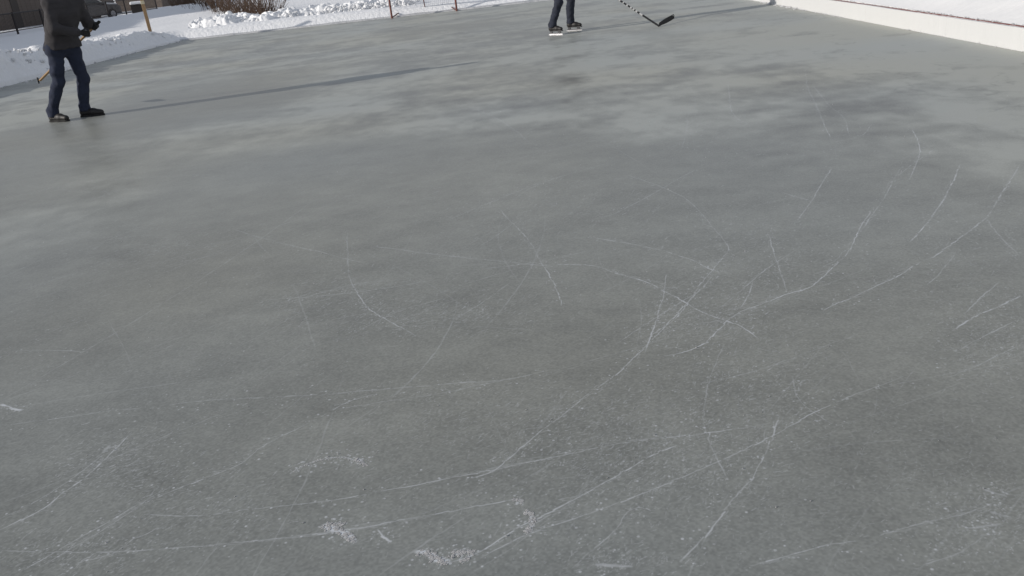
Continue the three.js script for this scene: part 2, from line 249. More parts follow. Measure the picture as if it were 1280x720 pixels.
function iceTone(x, z) {                  // frost and clear patches, with far sky sheen painted in (0 dark, 1 pale)
  const a = fbm(x * 0.28 + 3, z * 0.34 + 9, 4), b = fbm(x * 1.5 + 20, z * 1.9, 3), c = n2(x * 9 + b * 2, z * 12), d = n2(x * 55, z * 55), e = fbm(x * 4.2 + 70, z * 5.5, 4);
  const frostSheen = sm(0.40, 0.62, fbm(x * 0.22 + 40, z * 0.2 + 2, 3) + clamp((-2.5 - z) * 0.04 - 0.12, -0.12, 0.2));   // rippled frost; its far ramp paints grazing sky sheen into the colour
  const rippleSheen = frostSheen * ((fbm(x * 0.8 + z * 0.15 + 11, z * 1.5 + 5, 5) - 0.5) * 1.35 + (fbm(x * 3.1, z * 2.2 + 9, 3) - 0.5) * 1.0 + (n2(x * 1.7 + 30, z * 4.6) - 0.5) * 0.35 + (n2(x * 13, z * 8) - 0.5) * 0.35 + 0.42);
  const fr = fbm(x * 1.3 + 5, z * 1.1 + 3, 4), gap = XR(z) - x, edge = sm(2.9, 0.6, gap + 1.6 * (fr - 0.5)) * (0.18 + 0.5 * fr), ck = Math.abs(fbm(x * 2.2 + 90, z * 1.7, 4) - 0.5), crack = sm(0.035, 0.0, ck) * sm(2.6, 1.0, gap) * 0.4;
  return clamp(0.33 + (a - 0.5) * 0.34 + (b - 0.5) * 0.18 + (e - 0.5) * 0.3 + (c - 0.5) * 0.10 + (d - 0.5) * 0.08 + (n2(x * 150, z * 150) - 0.5) * 0.30 + rippleSheen + edge - crack, 0, 1);
}
function iceMaterial(T) {
  const x = i => T.x0 + (i + 0.5) / T.kx, z = j => T.z0 + (j + 0.5) / T.kz, tone = new Float32Array(T.W * T.H);
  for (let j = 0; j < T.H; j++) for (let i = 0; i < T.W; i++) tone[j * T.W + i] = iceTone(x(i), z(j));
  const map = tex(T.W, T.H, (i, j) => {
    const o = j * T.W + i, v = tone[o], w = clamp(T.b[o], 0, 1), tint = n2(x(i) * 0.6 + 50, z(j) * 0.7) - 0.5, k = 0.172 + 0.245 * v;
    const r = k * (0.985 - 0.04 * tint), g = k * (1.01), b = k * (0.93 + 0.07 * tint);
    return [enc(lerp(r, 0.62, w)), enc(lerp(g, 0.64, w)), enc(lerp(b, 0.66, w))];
  }, true, false);
  const rough = tex(T.W >> 1, T.H >> 1, (i, j) => { const o = j * 2 * T.W + i * 2, w = Math.max(T.b[o], T.b[o + 1]), v = 0.33 + 0.2 * tone[o] + 0.3 * w; return [0, 255 * v, 0]; }, false, false);
  const bump = tex(T.W >> 1, T.H >> 1, (i, j) => {
    const X = x(i * 2), Z = z(j * 2), o = j * 2 * T.W + i * 2; const v = 0.55 * fbm(X * 1.3, Z * 1.7, 3) + 0.22 * n2(X * 7, Z * 9) + 0.08 * n2(X * 24, Z * 26) + 0.05 * T.b[o]; const q = clamp(255 * v, 0, 255); return [q, q, q];
  }, false, false);
  return new THREE.MeshPhysicalMaterial({ color: 0xffffff, map, roughnessMap: rough, roughness: 1, bumpMap: bump, bumpScale: 0.006, ior: 1.31 });
}
const ice = new THREE.Group(); ice.name = 'ice_rink'; ice.userData = { kind: 'structure', label: 'grey outdoor rink ice covered in white skate marks', category: 'ice' }; scene.add(ice);
function icePatch(T, x0, x1, z0, z1, mat, clipL, clipR) {
  const nz = Math.max(1, Math.ceil((z1 - z0) / 2)), pos = [], uv = [], idx = [];
  for (let j = 0; j <= nz; j++) { const z = z0 + (z1 - z0) * j / nz; for (const x of [clipL ? XL(z) - 0.25 : x0, clipR ? XR(z) : x1]) { pos.push(x, 0, z); uv.push((x - T.x0) / (T.x1 - T.x0), (z - T.z0) / (T.z1 - T.z0)); } }
  for (let j = 0; j < nz; j++) { const a = 2 * j; idx.push(a, a + 2, a + 1, a + 1, a + 2, a + 3); }
  const g = new THREE.BufferGeometry(); g.setAttribute('position', new THREE.Float32BufferAttribute(pos, 3)); g.setAttribute('uv', new THREE.Float32BufferAttribute(uv, 2)); g.setIndex(idx); g.computeVertexNormals(); return part(ice, 'ice_sheet', g, mat);
}
{
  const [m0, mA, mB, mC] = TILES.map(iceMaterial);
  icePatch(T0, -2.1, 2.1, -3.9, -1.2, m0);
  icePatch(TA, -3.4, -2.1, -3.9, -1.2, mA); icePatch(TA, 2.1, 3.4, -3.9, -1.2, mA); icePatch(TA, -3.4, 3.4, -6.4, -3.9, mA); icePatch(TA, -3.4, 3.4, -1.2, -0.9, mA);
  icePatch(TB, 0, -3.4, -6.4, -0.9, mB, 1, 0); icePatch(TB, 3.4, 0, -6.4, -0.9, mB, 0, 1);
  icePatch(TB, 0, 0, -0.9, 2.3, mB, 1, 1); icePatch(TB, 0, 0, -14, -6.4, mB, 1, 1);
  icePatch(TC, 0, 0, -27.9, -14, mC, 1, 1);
}

// ---------------------------------------------------------------- snow
const snowBump = tex(512, 512, (i, j) => { const w = (a, k) => n2((i / 512) * a, (j / 512) * a + k); const v = 255 * clamp(0.5 * w(24, 1) + 0.3 * w(64, 9) + 0.2 * w(160, 3), 0, 1); return [v, v, v]; }, false);
snowBump.repeat.set(0.5, 0.5);
const snowMat = new THREE.MeshStandardMaterial({ color: lin(0.86, 0.865, 0.875), roughness: 0.85, bumpMap: snowBump, bumpScale: 0.02 });
const packedMat = new THREE.MeshStandardMaterial({ color: lin(0.50, 0.505, 0.51), roughness: 0.7, bumpMap: snowBump, bumpScale: 0.012 });
const fieldY = (x, z) => {
  let inside = Math.min(x - XL(z), XR(z) - x, z - ZFAR, ZNEAR - z);
  const base = 0.26 + (fbm(x * 0.16, z * 0.16, 4) - 0.5) * 0.22 + (fbm(x * 0.9, z * 0.9, 3) - 0.5) * 0.05, hill = 0.5 * sm(-36, -46, z) * sm(-24, -14, x) * sm(4, -8, x);
  return inside > -0.6 ? lerp(base, -0.12, sm(-0.6, -0.1, inside)) : base + hill;
};
{
  const stepped = (marks) => { const o = []; for (const [a, b, n] of marks) for (let i = 0; i < n; i++) o.push(a + (b - a) * i / n); o.push(marks[marks.length - 1][1]); return o; };
  const g = sheet(stepped([[-400, -70, 12], [-70, -36, 24], [-36, 9, 180], [9, 40, 20], [40, 400, 12]]), stepped([[-500, -110, 12], [-110, -64, 30], [-64, -14, 180], [-14, 6, 40], [6, 300, 14]]), (x, z) => [x, fieldY(x, z), z]);
  g.setIndex([...g.index.array].reverse());
  g.computeVertexNormals();
  single('snow_field', g, snowMat, 'snow covered ground around the rink', 'snow', 'structure');
}
// shoveled bank along the left side of the ice
const bankTop = z => { const k = -z; return k < 17 ? 0.62 : k < 19 ? 0.64 : k < 21 ? lerp(0.64, 0.50, (k - 19) / 2) : k < 23 ? lerp(0.50, 0.42, (k - 21) / 2) : k < 26.3 ? 0.42 : lerp(0.42, 0.05, clamp((k - 26.3) / 2.6, 0, 1)); };
{
  const P = (t, z) => {
    const w = 0.10 * (fbm(z * 1.3, 4, 3) - 0.5) + 0.05 * (n2(z * 6, 8) - 0.5), T = t + w * sm(0, 0.3, t) * 2, top = bankTop(z) * (1 + (0.45 * (fbm(z * 0.9, 17, 3) - 0.5) + 0.15 * (n2(z * 4.2, 3) - 0.5)) * sm(1.6, 0.3, t));
    let y = T < 0.42 ? top * Math.pow(sm(-0.06, 0.42, T), 0.85) : lerp(top, fieldY(XL(z) - t - 0.2, z) + 0.01, sm(2.4, 4.7, T));
    const rough = sm(0.02, 0.25, T) * sm(2.6, 0.5, T); const [d, id, e] = cells(t * 5 + 30, z * 5), [d2, i2] = cells(t * 13, z * 13 + 7);
    y += rough * (0.10 * (id - 0.5) * sm(0, 0.25, e) + 0.035 * (i2 - 0.5) + 0.05 * (fbm(t * 8, z * 8, 2) - 0.5)) * Math.min(1, top / 0.3);
    y += 0.03 * (fbm(t * 2, z * 2, 3) - 0.5) * sm(0.3, 1, T);
    if (t > 4.7) y -= 0.3; if (t < 0.001) y = -0.08;
    return [XL(z) - t + 0.02 * (n2(z * 3, 1) - 0.5), y, z];
  };
  const ts = [...range(0, 0.9, 42), ...range(0.95, 2, 22), ...range(2.1, 4.8, 20)], zs = [...range(2.6, -15.5, 60), ...range(-15.6, -30.5, 330)];
  const g = sheet(ts, zs, P); g.setIndex([...g.index.array]); 
  single('snow_bank', g, snowMat, 'shoveled snow bank along the left edge of the ice, its face in shade', 'snow bank', 'thing');
}
// packed snow and lumpy bank beyond the far end
{
  const g0 = sheet(range(-9.6, 7.5, 300), range(0, 1.7, 30), (x, t) => [x, t < 0.001 ? -0.05 : 0.035 + 0.05 * sm(0, 1.3, t) + 0.03 * (fbm(x * 2, t * 3, 4) - 0.5), ZFAR - t + 0.12 * (fbm(x * 1.6, 31, 3) - 0.5) * sm(0.4, 0, t)]);
  single('packed_snow', g0, packedMat, 'grey packed snow apron past the far edge of the ice', 'snow', 'structure');
  const P = (x, t) => {
    const z = ZFAR - t, side = sm(-1.2, -3.4, x), lo = -0.03 + 0.08 * sm(0.5, 1.4, t) + 0.02 * (fbm(x * 2, t * 3, 3) - 0.5);
    const rim = 1.15 + 0.9 * (fbm(x * 0.7, 3, 2) - 0.5) + 0.5 * sm(-8, -5, x), hgt = lerp(0.14, 0.40, side) * (0.8 + 0.6 * (fbm(x * 0.8, 11, 3) - 0.3));
    const [, id, e] = cells(x * 3.4, t * 3.4 + 9), [, i2, e2] = cells(x * 8, t * 8 + 2), lump = sm(rim - 0.25, rim + 0.3, t) * sm(5.4, 3, t);
    let y = lo + hgt * sm(rim - 0.15, rim + 0.55, t) + lump * side * (0.22 * (id - 0.5) * sm(0, 0.2, e) + 0.08 * (i2 - 0.5) * sm(0, 0.2, e2)) + lump * 0.05 * (fbm(x * 6, t * 6, 2) - 0.5);
    y = lerp(y, fieldY(x, z) + 0.01, sm(3.6, 6, t)); if (t < 0.001) y = -0.05; if (t > 6.1) y -= 0.3;
    return [x, y, z + 0.08 * (fbm(x * 1.6, 31, 3) - 0.5) * (t < 0.3 ? 1 : 0)];
  };
  const g = sheet(range(-9.6, 7.5, 400), [...range(0, 0.9, 16), ...range(0.95, 3.6, 76), ...range(3.7, 6.2, 24)], P);
  single('snow_bank', g, snowMat, 'low lumpy snow bank across the far end of the rink behind the goal frame', 'snow bank', 'thing');
}
function lumpGeo(seed) { const g = new THREE.IcosahedronGeometry(1, 2), p = g.attributes.position; for (let i = 0; i < p.count; i++) { const v = V(p.getX(i), p.getY(i), p.getZ(i)), k = 0.65 + 0.6 * n3(v.x * 1.6 + seed, v.y * 1.6, v.z * 1.6) + 0.2 * (n3(v.x * 5, v.y * 5 + seed, v.z * 5) - 0.5); p.setXYZ(i, v.x * k, v.y * k * 0.8, v.z * k); } g.computeVertexNormals(); return g; }
const LUMPS = [3, 19, 40, 77].map(lumpGeo);
function scatter(name, label, category, list, mat) {   // list of [x,y,z,r]; nobody could count them
  const grp = new THREE.Group(); grp.name = named(name); grp.userData = { kind: 'stuff', label, category }; scene.add(grp); const r = rng(list.length + 5);
  LUMPS.forEach((g, n) => { const L = list.filter((_, i) => i % 4 === n); const im = new THREE.InstancedMesh(g, mat, L.length), o = new THREE.Object3D(); L.forEach((q, i) => { o.position.set(q[0], q[1], q[2]); o.rotation.set(r() * 6, r() * 6, r() * 6); o.scale.set(q[3] * (0.7 + 0.6 * r()), q[3] * (0.6 + 0.5 * r()), q[3] * (0.7 + 0.6 * r())); o.updateMatrix(); im.setMatrixAt(i, o.matrix); }); im.name = 'lump'; im.userData.kind = 'stuff'; im.castShadow = im.receiveShadow = true; grp.add(im); });
}
{
  const r = rng(8), L = [];
  for (let k = 0; k < 700; k++) { const x = -9.2 + 7.2 * r(), t = 1.0 + 2.4 * r() * r(), s = 0.03 + 0.10 * r() * r(); L.push([x, 0.10 + 0.30 * sm(0.9, 1.7, t) * (0.6 + 0.5 * r()), ZFAR - t, s]); }
  for (let k = 0; k < 500; k++) { const z = -16 - 13 * r(), t = 0.1 + 0.9 * r(), s = 0.015 + 0.05 * r() * r(); L.push([XL(z) - t, bankTop(z) * sm(-0.02, 0.42, t) * 0.98, z, s]); }
  for (let k = 0; k < 120; k++) { const z = -16 - 12 * r(), s = 0.01 + 0.03 * r() * r(); L.push([XL(z) + 0.3 * r() * r() - 0.05, s * 0.4, z, s]); }
  scatter('snow_lumps', 'loose snow lumps strewn over the banks', 'snow lumps', L, snowMat);
  const q = rng(9), C = crumbList.filter(c => Math.hypot(c[0], c[1]) < 9).filter((_, i) => i % 10 === 0).map(c => [c[0], c[2] * 0.35, c[1], c[2]]);
  scatter('ice_crumbs', 'tiny white crumbs of shaved ice on the rink', 'ice crumbs', C, snowMat);
}
// little drifts of shaved snow, heaped on the ice
DRIFTS.slice(0, 8).forEach(([m, w], n) => {
  const labels = ['largest streak of shaved snow on the near ice, left of centre', 'short crumbly wisp of snow beside the largest shaved streak', 'lumpy shaved snow drift close to the bottom of the picture', 'crooked shaved snow drift right of the lumpy one at bottom', 'small snow heap at the end of a thin arc on the ice', 'hook shaped curl of shaved snow crossing long skate cuts', 'tiny shaved snow speck just above the hook shaped curl', 'thin arc of shaved snow ending in a small heap'];
  const p = []; for (let i = 0; i < m.length; i += 2) p.push(ground(m[i], m[i + 1])); const c = smooth(p, 8), r = rng(n + 90), gs = [];
  let L = 0; for (let i = 1; i < c.length; i++) L += c[i].distanceTo(c[i - 1]);
  const N = Math.round(20 + L * 420 * Math.min(1, w / 0.014));
  for (let k = 0; k < N; k++) { const f = r() * (c.length - 1.001), i = Math.floor(f), q = c[i].clone().lerp(c[Math.min(i + 1, c.length - 1)], f - i), s = (0.0014 + 0.0036 * r() * r()) * Math.min(1.2, 0.4 + w / 0.018); gs.push(LUMPS[k % 4].clone().scale(s * (0.8 + r()), s * 0.22, s * (0.8 + r())).rotateY(r() * 6).translate(q.x + (r() + r() - 1) * w * 0.9, s * 0.1, q.z + (r() + r() - 1) * w * 0.9)); }
  single('snow_scraping', gs, snowMat, labels[n], 'snow scraping', 'thing', 'shaved snow on the ice');
});

// ---------------------------------------------------------------- right-hand boards
{
  const ang = Math.atan(0.038), z0 = 1.9, z1 = -27.3, len = (z0 - z1) / Math.cos(ang), N = 12, bl = len / N;
  const b = thing('rink_boards', 'low white boards along the right side of the ice', 'rink boards', [XR(z0), 0, z0], -ang);
  const white = new THREE.MeshStandardMaterial({ color: lin(0.63, 0.635, 0.63), roughness: 0.5, bumpMap: snowBump, bumpScale: 0.006 }), red = M(lin(0.16, 0.06, 0.055), 0.8);
  const r = rng(31);
  for (let k = 0; k < N; k++) {            // local -z runs away from the camera; face at x=0
    const a = -k * bl - 0.0006, e = -(k + 1) * bl + 0.0006, tilt = 0;
    const g = sheet(range(0, 1, 40), [0, 0.004, 0.03, 0.08, 0.13, 0.18, 0.222, 0.23, 0.2305, 0.231], (u, y) => { const z = lerp(a, e, u), top = y > 0.2302, over = y > 0.2308 ? 0.04 : top ? 0.012 : 0; return [over + (top ? 0 : tilt * y * 4 + 0.010 * (n2(z * 1.7, 3) - 0.5) * (y / 0.23) + 0.004 * (n2(z * 6, y * 9) - 0.5)), Math.min(y, 0.23) - 0.01 * (y < 0.001 ? 1 : 0) + 0.006 * (n2(z * 0.9, 4) - 0.5) * (y / 0.23), z]; });
    part(b, 'board', g, white);
    part(b, 'top_rail', new THREE.BoxGeometry(0.022, 0.014, bl - 0.006).translate(0.050, 0.2305, (a + e) / 2), red, 'dark red edge of the board');
    part(b, 'backing_plank', new THREE.BoxGeometry(0.036, 0.205, bl - 0.004).translate(0.045, 0.1, (a + e) / 2), M(lin(0.3, 0.22, 0.14), 0.8));
  }
  // snow heaped behind the boards, hiding most of the red edge
  const P = (t, z) => { const hide = sm(0.42, 0.58, fbm(z * 0.55, 3, 2) + 0.25 * sm(-10.6, -11.6, z) - 0.16 * sm(-11.2, -10.2, z)), rag = n2(z * 14, 2) * 0.5 + n2(z * 40, 5) * 0.5; const s = t - 0.03 + 0.034 * hide * (0.7 + 0.3 * rag) + 0.012 * rag; const T = Math.max(t, 0); let y = 0.226 + 0.02 * hide + 0.42 * sm(-0.3, 0.9, T) - 0.066 + 0.1 * sm(0.6, 3, T) + 0.05 * (fbm(T * 2 + 9, z * 2, 4) - 0.5) * sm(0.02, 0.4, T); if (t > 3.9) y = -0.2; if (t < 0.001) y = 0.20; return [XR(z) + 0.055 + s, y, z]; };
  const zs = [...range(2, -6, 40), ...range(-6.1, -20, 460), ...range(-20.1, -27.4, 60)];
  const g = sheet([0, 0.002, 0.008, 0.016, 0.03, 0.05, ...range(0.08, 0.6, 14), ...range(0.7, 3.95, 26)], zs, P); g.setIndex([...g.index.array].reverse()); g.computeVertexNormals();
  single('snow_bank', g, new THREE.MeshStandardMaterial({ color: lin(0.75, 0.75, 0.75), roughness: 0.85, bumpMap: snowBump, bumpScale: 0.004 }), 'bright sunlit snow heaped level with the top of the white boards', 'snow bank', 'thing');
  // frost kicked against the foot of the boards
  const q = rng(44), L = []; for (let k = 0; k < 1600; k++) { const z = -6.5 - 14 * q(), c = sm(0.40, 0.7, fbm(z * 0.8, 8, 3)); if (q() > 0.15 + c) continue; const s = 0.004 + 0.018 * q() * q() * (0.4 + c); L.push([XR(z) - 0.10 * q() * q() * (0.3 + c), s * 0.35, z, s]); }
  for (let k = 0; k < 900; k++) { const z = -6.5 - 12 * q(); if (q() > 0.25 + 0.75 * sm(-10.3, -10.9, z)) continue; const s = 0.005 + 0.010 * q(); L.push([XR(z) + 0.05 + 0.02 * q(), 0.238, z, s]); }
  scatter('frost_fringe', 'crumbled frost along the foot of the white boards', 'frost', L, snowMat);
}
// ---------------------------------------------------------------- wooden stake in the left bank
const grain = tex(128, 512, (i, j) => { const v = 0.75 + 0.35 * (n2(i * 0.35 + 2 * n2(i * 0.05, j * 0.02), j * 0.03) - 0.4) + 0.12 * n2(i * 1.3, j * 0.2); return [enc(0.42 * v), enc(0.27 * v), enc(0.14 * v)]; });
const woodMat = new THREE.MeshStandardMaterial({ map: grain, roughness: 0.8 });
{
  const z = -26.6, t = thing('wooden_stake', 'tall tan wooden stake standing in the left snow bank', 'stake', [XL(z) - 0.47, 0.12, z], 0.25);
  const g = new RoundedBoxGeometry(0.09, 1.75, 0.09, 2, 0.008); g.translate(0, 0.78, 0); part(t, 'post', g, woodMat);
  part(t, 'tape_band', new RoundedBoxGeometry(0.098, 0.10, 0.098, 2, 0.008).translate(0, 1.12, 0), M(lin(0.62, 0.55, 0.38), 0.7), 'pale band of tape near the top');
  t.rotation.z = 0.02;
}

// ---------------------------------------------------------------- goal frame
{
  const a = ground(490, 23), b = ground(571, 14), w = b.x - a.x, t = thing('goal_frame', 'rusty red pipe goal frame with a thin net at the far end', 'goal', [(a.x + b.x) / 2, 0, (a.z + b.z) / 2], Math.atan2(a.z - b.z, w) * 1);
  const pipe = M(lin(0.16, 0.055, 0.04), 0.55, { metalness: 0.2 }), thin = M(lin(0.13, 0.06, 0.05), 0.6), H = 1.2, D = 0.95, h = w / 2, r = 0.03;
  part(t, 'goal_post', rod(V(-h, 0, 0), V(-h, H, 0), r), pipe); part(t, 'goal_post', rod(V(h, 0, 0), V(h, H, 0), r), pipe);
  part(t, 'crossbar', rod(V(-h - r, H, 0), V(h + r, H, 0), r), pipe);
  for (const s of [-1, 1]) part(t, 'base_bar', rod(V(s * h, 0.02, 0), V(s * h * 0.8, 0.12, -D), 0.018), thin);
  part(t, 'base_bar', rod(V(-h * 0.8, 0.12, -D), V(h * 0.8, 0.12, -D), 0.018), thin);
  part(t, 'back_stay', rod(V(0, 0.1, -D), V(0, H, -0.02), 0.016), thin);
  const net = [], c = M(lin(0.5, 0.48, 0.46), 0.9), N = 26; const back = (u, v) => { const k = lerp(1, 0.8, 1 - v); return V(lerp(-h * k, h * k, u), lerp(0.12, H, v) + 0, -D * (1 - v) * (1 + 0.15 * Math.sin(v * 3.1))); };
  for (let i = 0; i <= N; i++) for (let j = 0; j < 6; j++) net.push(rod(back(i / N, j / 6), back(i / N, (j + 1) / 6), 0.0018, 0.0018, 3));
  for (let j = 0; j <= 16; j++) net.push(rod(back(0, j / 16), back(1, j / 16), 0.0018, 0.0018, 3));
  for (const s of [0, 1]) for (let j = 0; j < 14; j++) { const p = back(s, j / 14); net.push(rod(p, V(s ? h : -h, p.y * 0.98, 0), 0.0018, 0.0018, 3)); }
  part(t, 'net', net, c);
}

// ---------------------------------------------------------------- fence, parked car, box, sheds, added unseen houses, shrubs on the left
const FX = -23.7;
{
  const dark = M(lin(0.035, 0.03, 0.03), 0.6, { metalness: 0.3 }), z0 = -40, z1 = -66, n = 9, t = thing('park_fence', 'low dark metal fence crossing the snow at the back left', 'fence', [FX, 0, 0]);
  const zs = []; for (let i = 0; i <= n; i++) zs.push(lerp(z0, z1, i / n));
  zs.forEach((z, i) => { part(t, 'fence_post', rod(V(0, fieldY(FX, z) - 0.1, z), V(0, 1.32, z), 0.055), dark); if (i) { part(t, 'top_rail', rod(V(0, 1.26, zs[i - 1] - 0.06), V(0, 1.26, z + 0.06), 0.035), dark); part(t, 'bottom_rail', rod(V(0, 0.42, zs[i - 1] - 0.06), V(0, 0.42, z + 0.06), 0.022), dark);
    const mesh = []; for (let k = 1; k < 24; k++) mesh.push(rod(V(0, 0.43, lerp(zs[i - 1], z, k / 24)), V(0, 1.25, lerp(zs[i - 1], z, k / 24)), 0.009, 0.009, 4)); const m = part(t, 'picket_panel', mesh, dark); m.userData.kind = 'stuff'; } });
}
const plank = tex(256, 256, (i, j) => { const v = 0.7 + 0.5 * (n2(i * 0.06, j * 0.7) - 0.4) + 0.2 * n2(i * 0.3, j * 0.3); return [enc(0.17 * v), enc(0.14 * v), enc(0.12 * v)]; });
const brownMat = new THREE.MeshStandardMaterial({ map: plank, roughness: 0.9 });
const greyRoof = M(lin(0.08, 0.075, 0.07), 0.9), glass = new THREE.MeshStandardMaterial({ color: lin(0.03, 0.035, 0.04), roughness: 0.08 }), trim = M(lin(0.6, 0.59, 0.56), 0.6);
function shed(label, x, z, w, d, h) {      // board-clad shed with a gable roof and snow on it
  const t = thing('garden_shed', label, 'shed', [x, fieldY(x, z) - 0.05, z], 0, 'sheds beyond the fence'), nb = Math.ceil(w / 0.22);
  part(t, 'wall', box(-d / 2 + .03, d / 2 - .03, 0, h, -w / 2 + .03, w / 2 - .03), brownMat);
  const g = new THREE.BoxGeometry(0.022, h, w / nb - 0.015);
  for (let i = 0; i < nb; i++) { const m = part(t, 'plank', g, brownMat); m.position.set(d / 2 - 0.018 + 0.004 * (i % 3), h / 2, -w / 2 + (i + 0.5) * w / nb); }
  for (const s of [-1, 1]) { const rf = part(t, 'roof', new THREE.BoxGeometry(d * 0.62, 0.08, w + 0.4), greyRoof); rf.position.set(s * d * 0.27, h + d * 0.12, 0); rf.rotation.z = -s * 0.42; const sn = part(rf, 'roof_snow', new RoundedBoxGeometry(d * 0.6, 0.16, w + 0.36, 3, 0.07), snowMat); sn.position.y = 0.11; }
  part(t, 'door', box(d / 2, d / 2 + 0.03, 0.05, 1.95, -0.45, 0.45), M(lin(0.06, 0.05, 0.045), 0.8));
}
shed('long dark brown board shed at the upper left corner behind the fence', -32.5, -59.5, 9.5, 4, 2.4);
shed('smaller dark brown shed farther back, right of the long one', -32.5, -72, 7, 4, 2.3);
shed('dark brown shed standing beyond the snow topped box', -30, -84, 9, 4, 2.4);
function house(label, x, z, w, d, h, ridge) {  // added out of view; ridges sized to set the shade edge on the field
  const t = thing('added_shade_house', label, 'house', [x, 0, z], 0, 'unseen houses added on the left to cast shade'), brick = M(lin(0.22, 0.12, 0.09), 0.9);
  part(t, 'wall', box(-d / 2, d / 2, -0.3, h, -w / 2, w / 2), brick);
  const s = new THREE.Shape([new THREE.Vector2(-d / 2 - 0.4, 0), new THREE.Vector2(d / 2 + 0.4, 0), new THREE.Vector2(0, ridge - h)]), rf = part(t, 'roof', new THREE.ExtrudeGeometry(s, { depth: w + 0.4, bevelEnabled: false }).translate(0, h + 0.003, -w / 2 - 0.2), greyRoof);
  part(rf, 'chimney', box(-1.6, -1.0, ridge - 1.4, ridge + 0.5, -w / 4, -w / 4 + 0.7), brick);
  for (let i = 0; i < 4; i++) for (const y of [1.0, 3.6]) { if (i === 1 && y < 2) continue; const zc = -w / 2 + (i + 0.5) * w / 4, win = part(t, 'window', box(d / 2, d / 2 + 0.04, y, y + 1.3, zc - 0.6, zc + 0.6), trim); part(win, 'pane', box(d / 2 + 0.041, d / 2 + 0.05, y + 0.08, y + 1.22, zc - 0.52, zc + 0.52), glass); }
  const dz = -w / 2 + 1.5 * w / 4, dr = part(t, 'door', box(d / 2, d / 2 + 0.05, 0.2, 2.3, dz - 0.5, dz + 0.5), M(lin(0.12, 0.03, 0.03), 0.5)); part(dr, 'handle', new THREE.SphereGeometry(0.04, 10, 8).translate(d / 2 + 0.09, 1.2, dz + 0.38), M(lin(0.5, 0.45, 0.3), 0.3, { metalness: 1 }));
}
house('far brick house added out of view to shade the snow field', -33, -42, 13, 8.4, 6.2, 8.3);
house('middle brick house of the unseen row added to cast shade', -33, -27.5, 13, 8.4, 5.2, 7.0);
house('nearest brick house of the unseen row added to cast shade', -33, -13, 13, 8.4, 4.9, 6.5);

// parked car with snow on its roof, beyond the fence
{
  const p = ground(122, 23, 0.3), t = thing('parked_car', 'dark parked car under a cap of snow beyond the fence', 'car', [p.x - 1.5, 0.12, p.z - 2], 1.1), paint = new THREE.MeshPhysicalMaterial({ color: lin(0.03, 0.03, 0.035), roughness: 0.4, clearcoat: 0.8 });
  const prof = (pts, wd, bev) => { const s = new THREE.Shape(pts.map(q => new THREE.Vector2(q[0], q[1]))); return new THREE.ExtrudeGeometry(s, { depth: wd - 2 * bev, bevelEnabled: true, bevelSize: bev, bevelThickness: bev, bevelSegments: 3 }).translate(0, 0, -wd / 2 + bev); };
  part(t, 'body', prof([[-2.2, 0.35], [-2.2, 0.8], [-2.0, 0.92], [-1.2, 0.95], [0.9, 0.95], [2.0, 0.85], [2.2, 0.7], [2.2, 0.35]], 1.72, 0.06), paint);
  part(t, 'cabin', prof([[-1.9, 0.95], [-1.55, 1.5], [0.25, 1.52], [1.0, 0.95]], 1.5, 0.08), glass);
  for (const s of [-1, 1]) { part(t, 'pillar', rod(V(1.02, 0.97, s * 0.77), V(0.3, 1.53, s * 0.72), 0.045), trim); part(t, 'pillar', rod(V(-0.5, 0.97, s * 0.78), V(-0.5, 1.53, s * 0.73), 0.04), paint); part(t, 'headlight', new RoundedBoxGeometry(0.06, 0.14, 0.34, 2, 0.02).translate(2.24, 0.72, s * 0.62), glass); part(t, 'mirror', new RoundedBoxGeometry(0.1, 0.12, 0.2, 2, 0.03).translate(0.75, 1.02, s * 0.98), paint); for (const x of [-1.35, 1.4]) { const wh = part(t, 'wheel', new THREE.CylinderGeometry(0.33, 0.33, 0.22, 24).rotateX(Math.PI / 2).translate(x, 0.33, s * 0.8), M(lin(0.02, 0.02, 0.02), 0.9)); part(wh, 'rim', new THREE.CylinderGeometry(0.2, 0.2, 0.03, 20).rotateX(Math.PI / 2).translate(x, 0.33, s * 0.92), M(lin(0.4, 0.4, 0.42), 0.4, { metalness: 0.8 })); } }
  part(t, 'roof_snow', prof([[-1.66, 1.52], [-1.6, 1.63], [-0.9, 1.72], [0.1, 1.7], [0.3, 1.6], [0.34, 1.53]], 1.5, 0.06), snowMat);
  part(t, 'hood_snow', prof([[0.98, 0.97], [1.05, 1.06], [1.9, 0.97], [2.1, 0.86]], 1.5, 0.05), snowMat);
}
// dark box with snow on top
{
  const p = ground(174, 18, 0.3), y = fieldY(p.x, p.z), t = thing('storage_bin', 'low dark storage bin topped with snow, just left of the wooden stake', 'bin', [p.x, y - 0.06, p.z], 0.35), dk = M(lin(0.035, 0.03, 0.028), 0.8), g = new THREE.BoxGeometry(0.03, 0.13, 1.28), g2 = new THREE.BoxGeometry(0.72, 0.13, 0.03);
  part(t, 'body', box(-0.34, 0.34, 0, 0.58, -0.62, 0.62), dk);
  for (let k = 0; k < 4; k++) for (const s of [-1, 1]) { part(t, 'plank', g, dk).position.set(s * 0.358, 0.07 + k * 0.145, 0); part(t, 'plank', g2, dk).position.set(0, 0.07 + k * 0.145, s * 0.637); }
  part(t, 'lid', new RoundedBoxGeometry(0.82, 0.05, 1.42, 2, 0.012).translate(0, 0.612, 0), dk);
  part(t, 'lid_snow', new RoundedBoxGeometry(0.8, 0.2, 1.38, 4, 0.09).translate(0, 0.72, 0), snowMat);
}
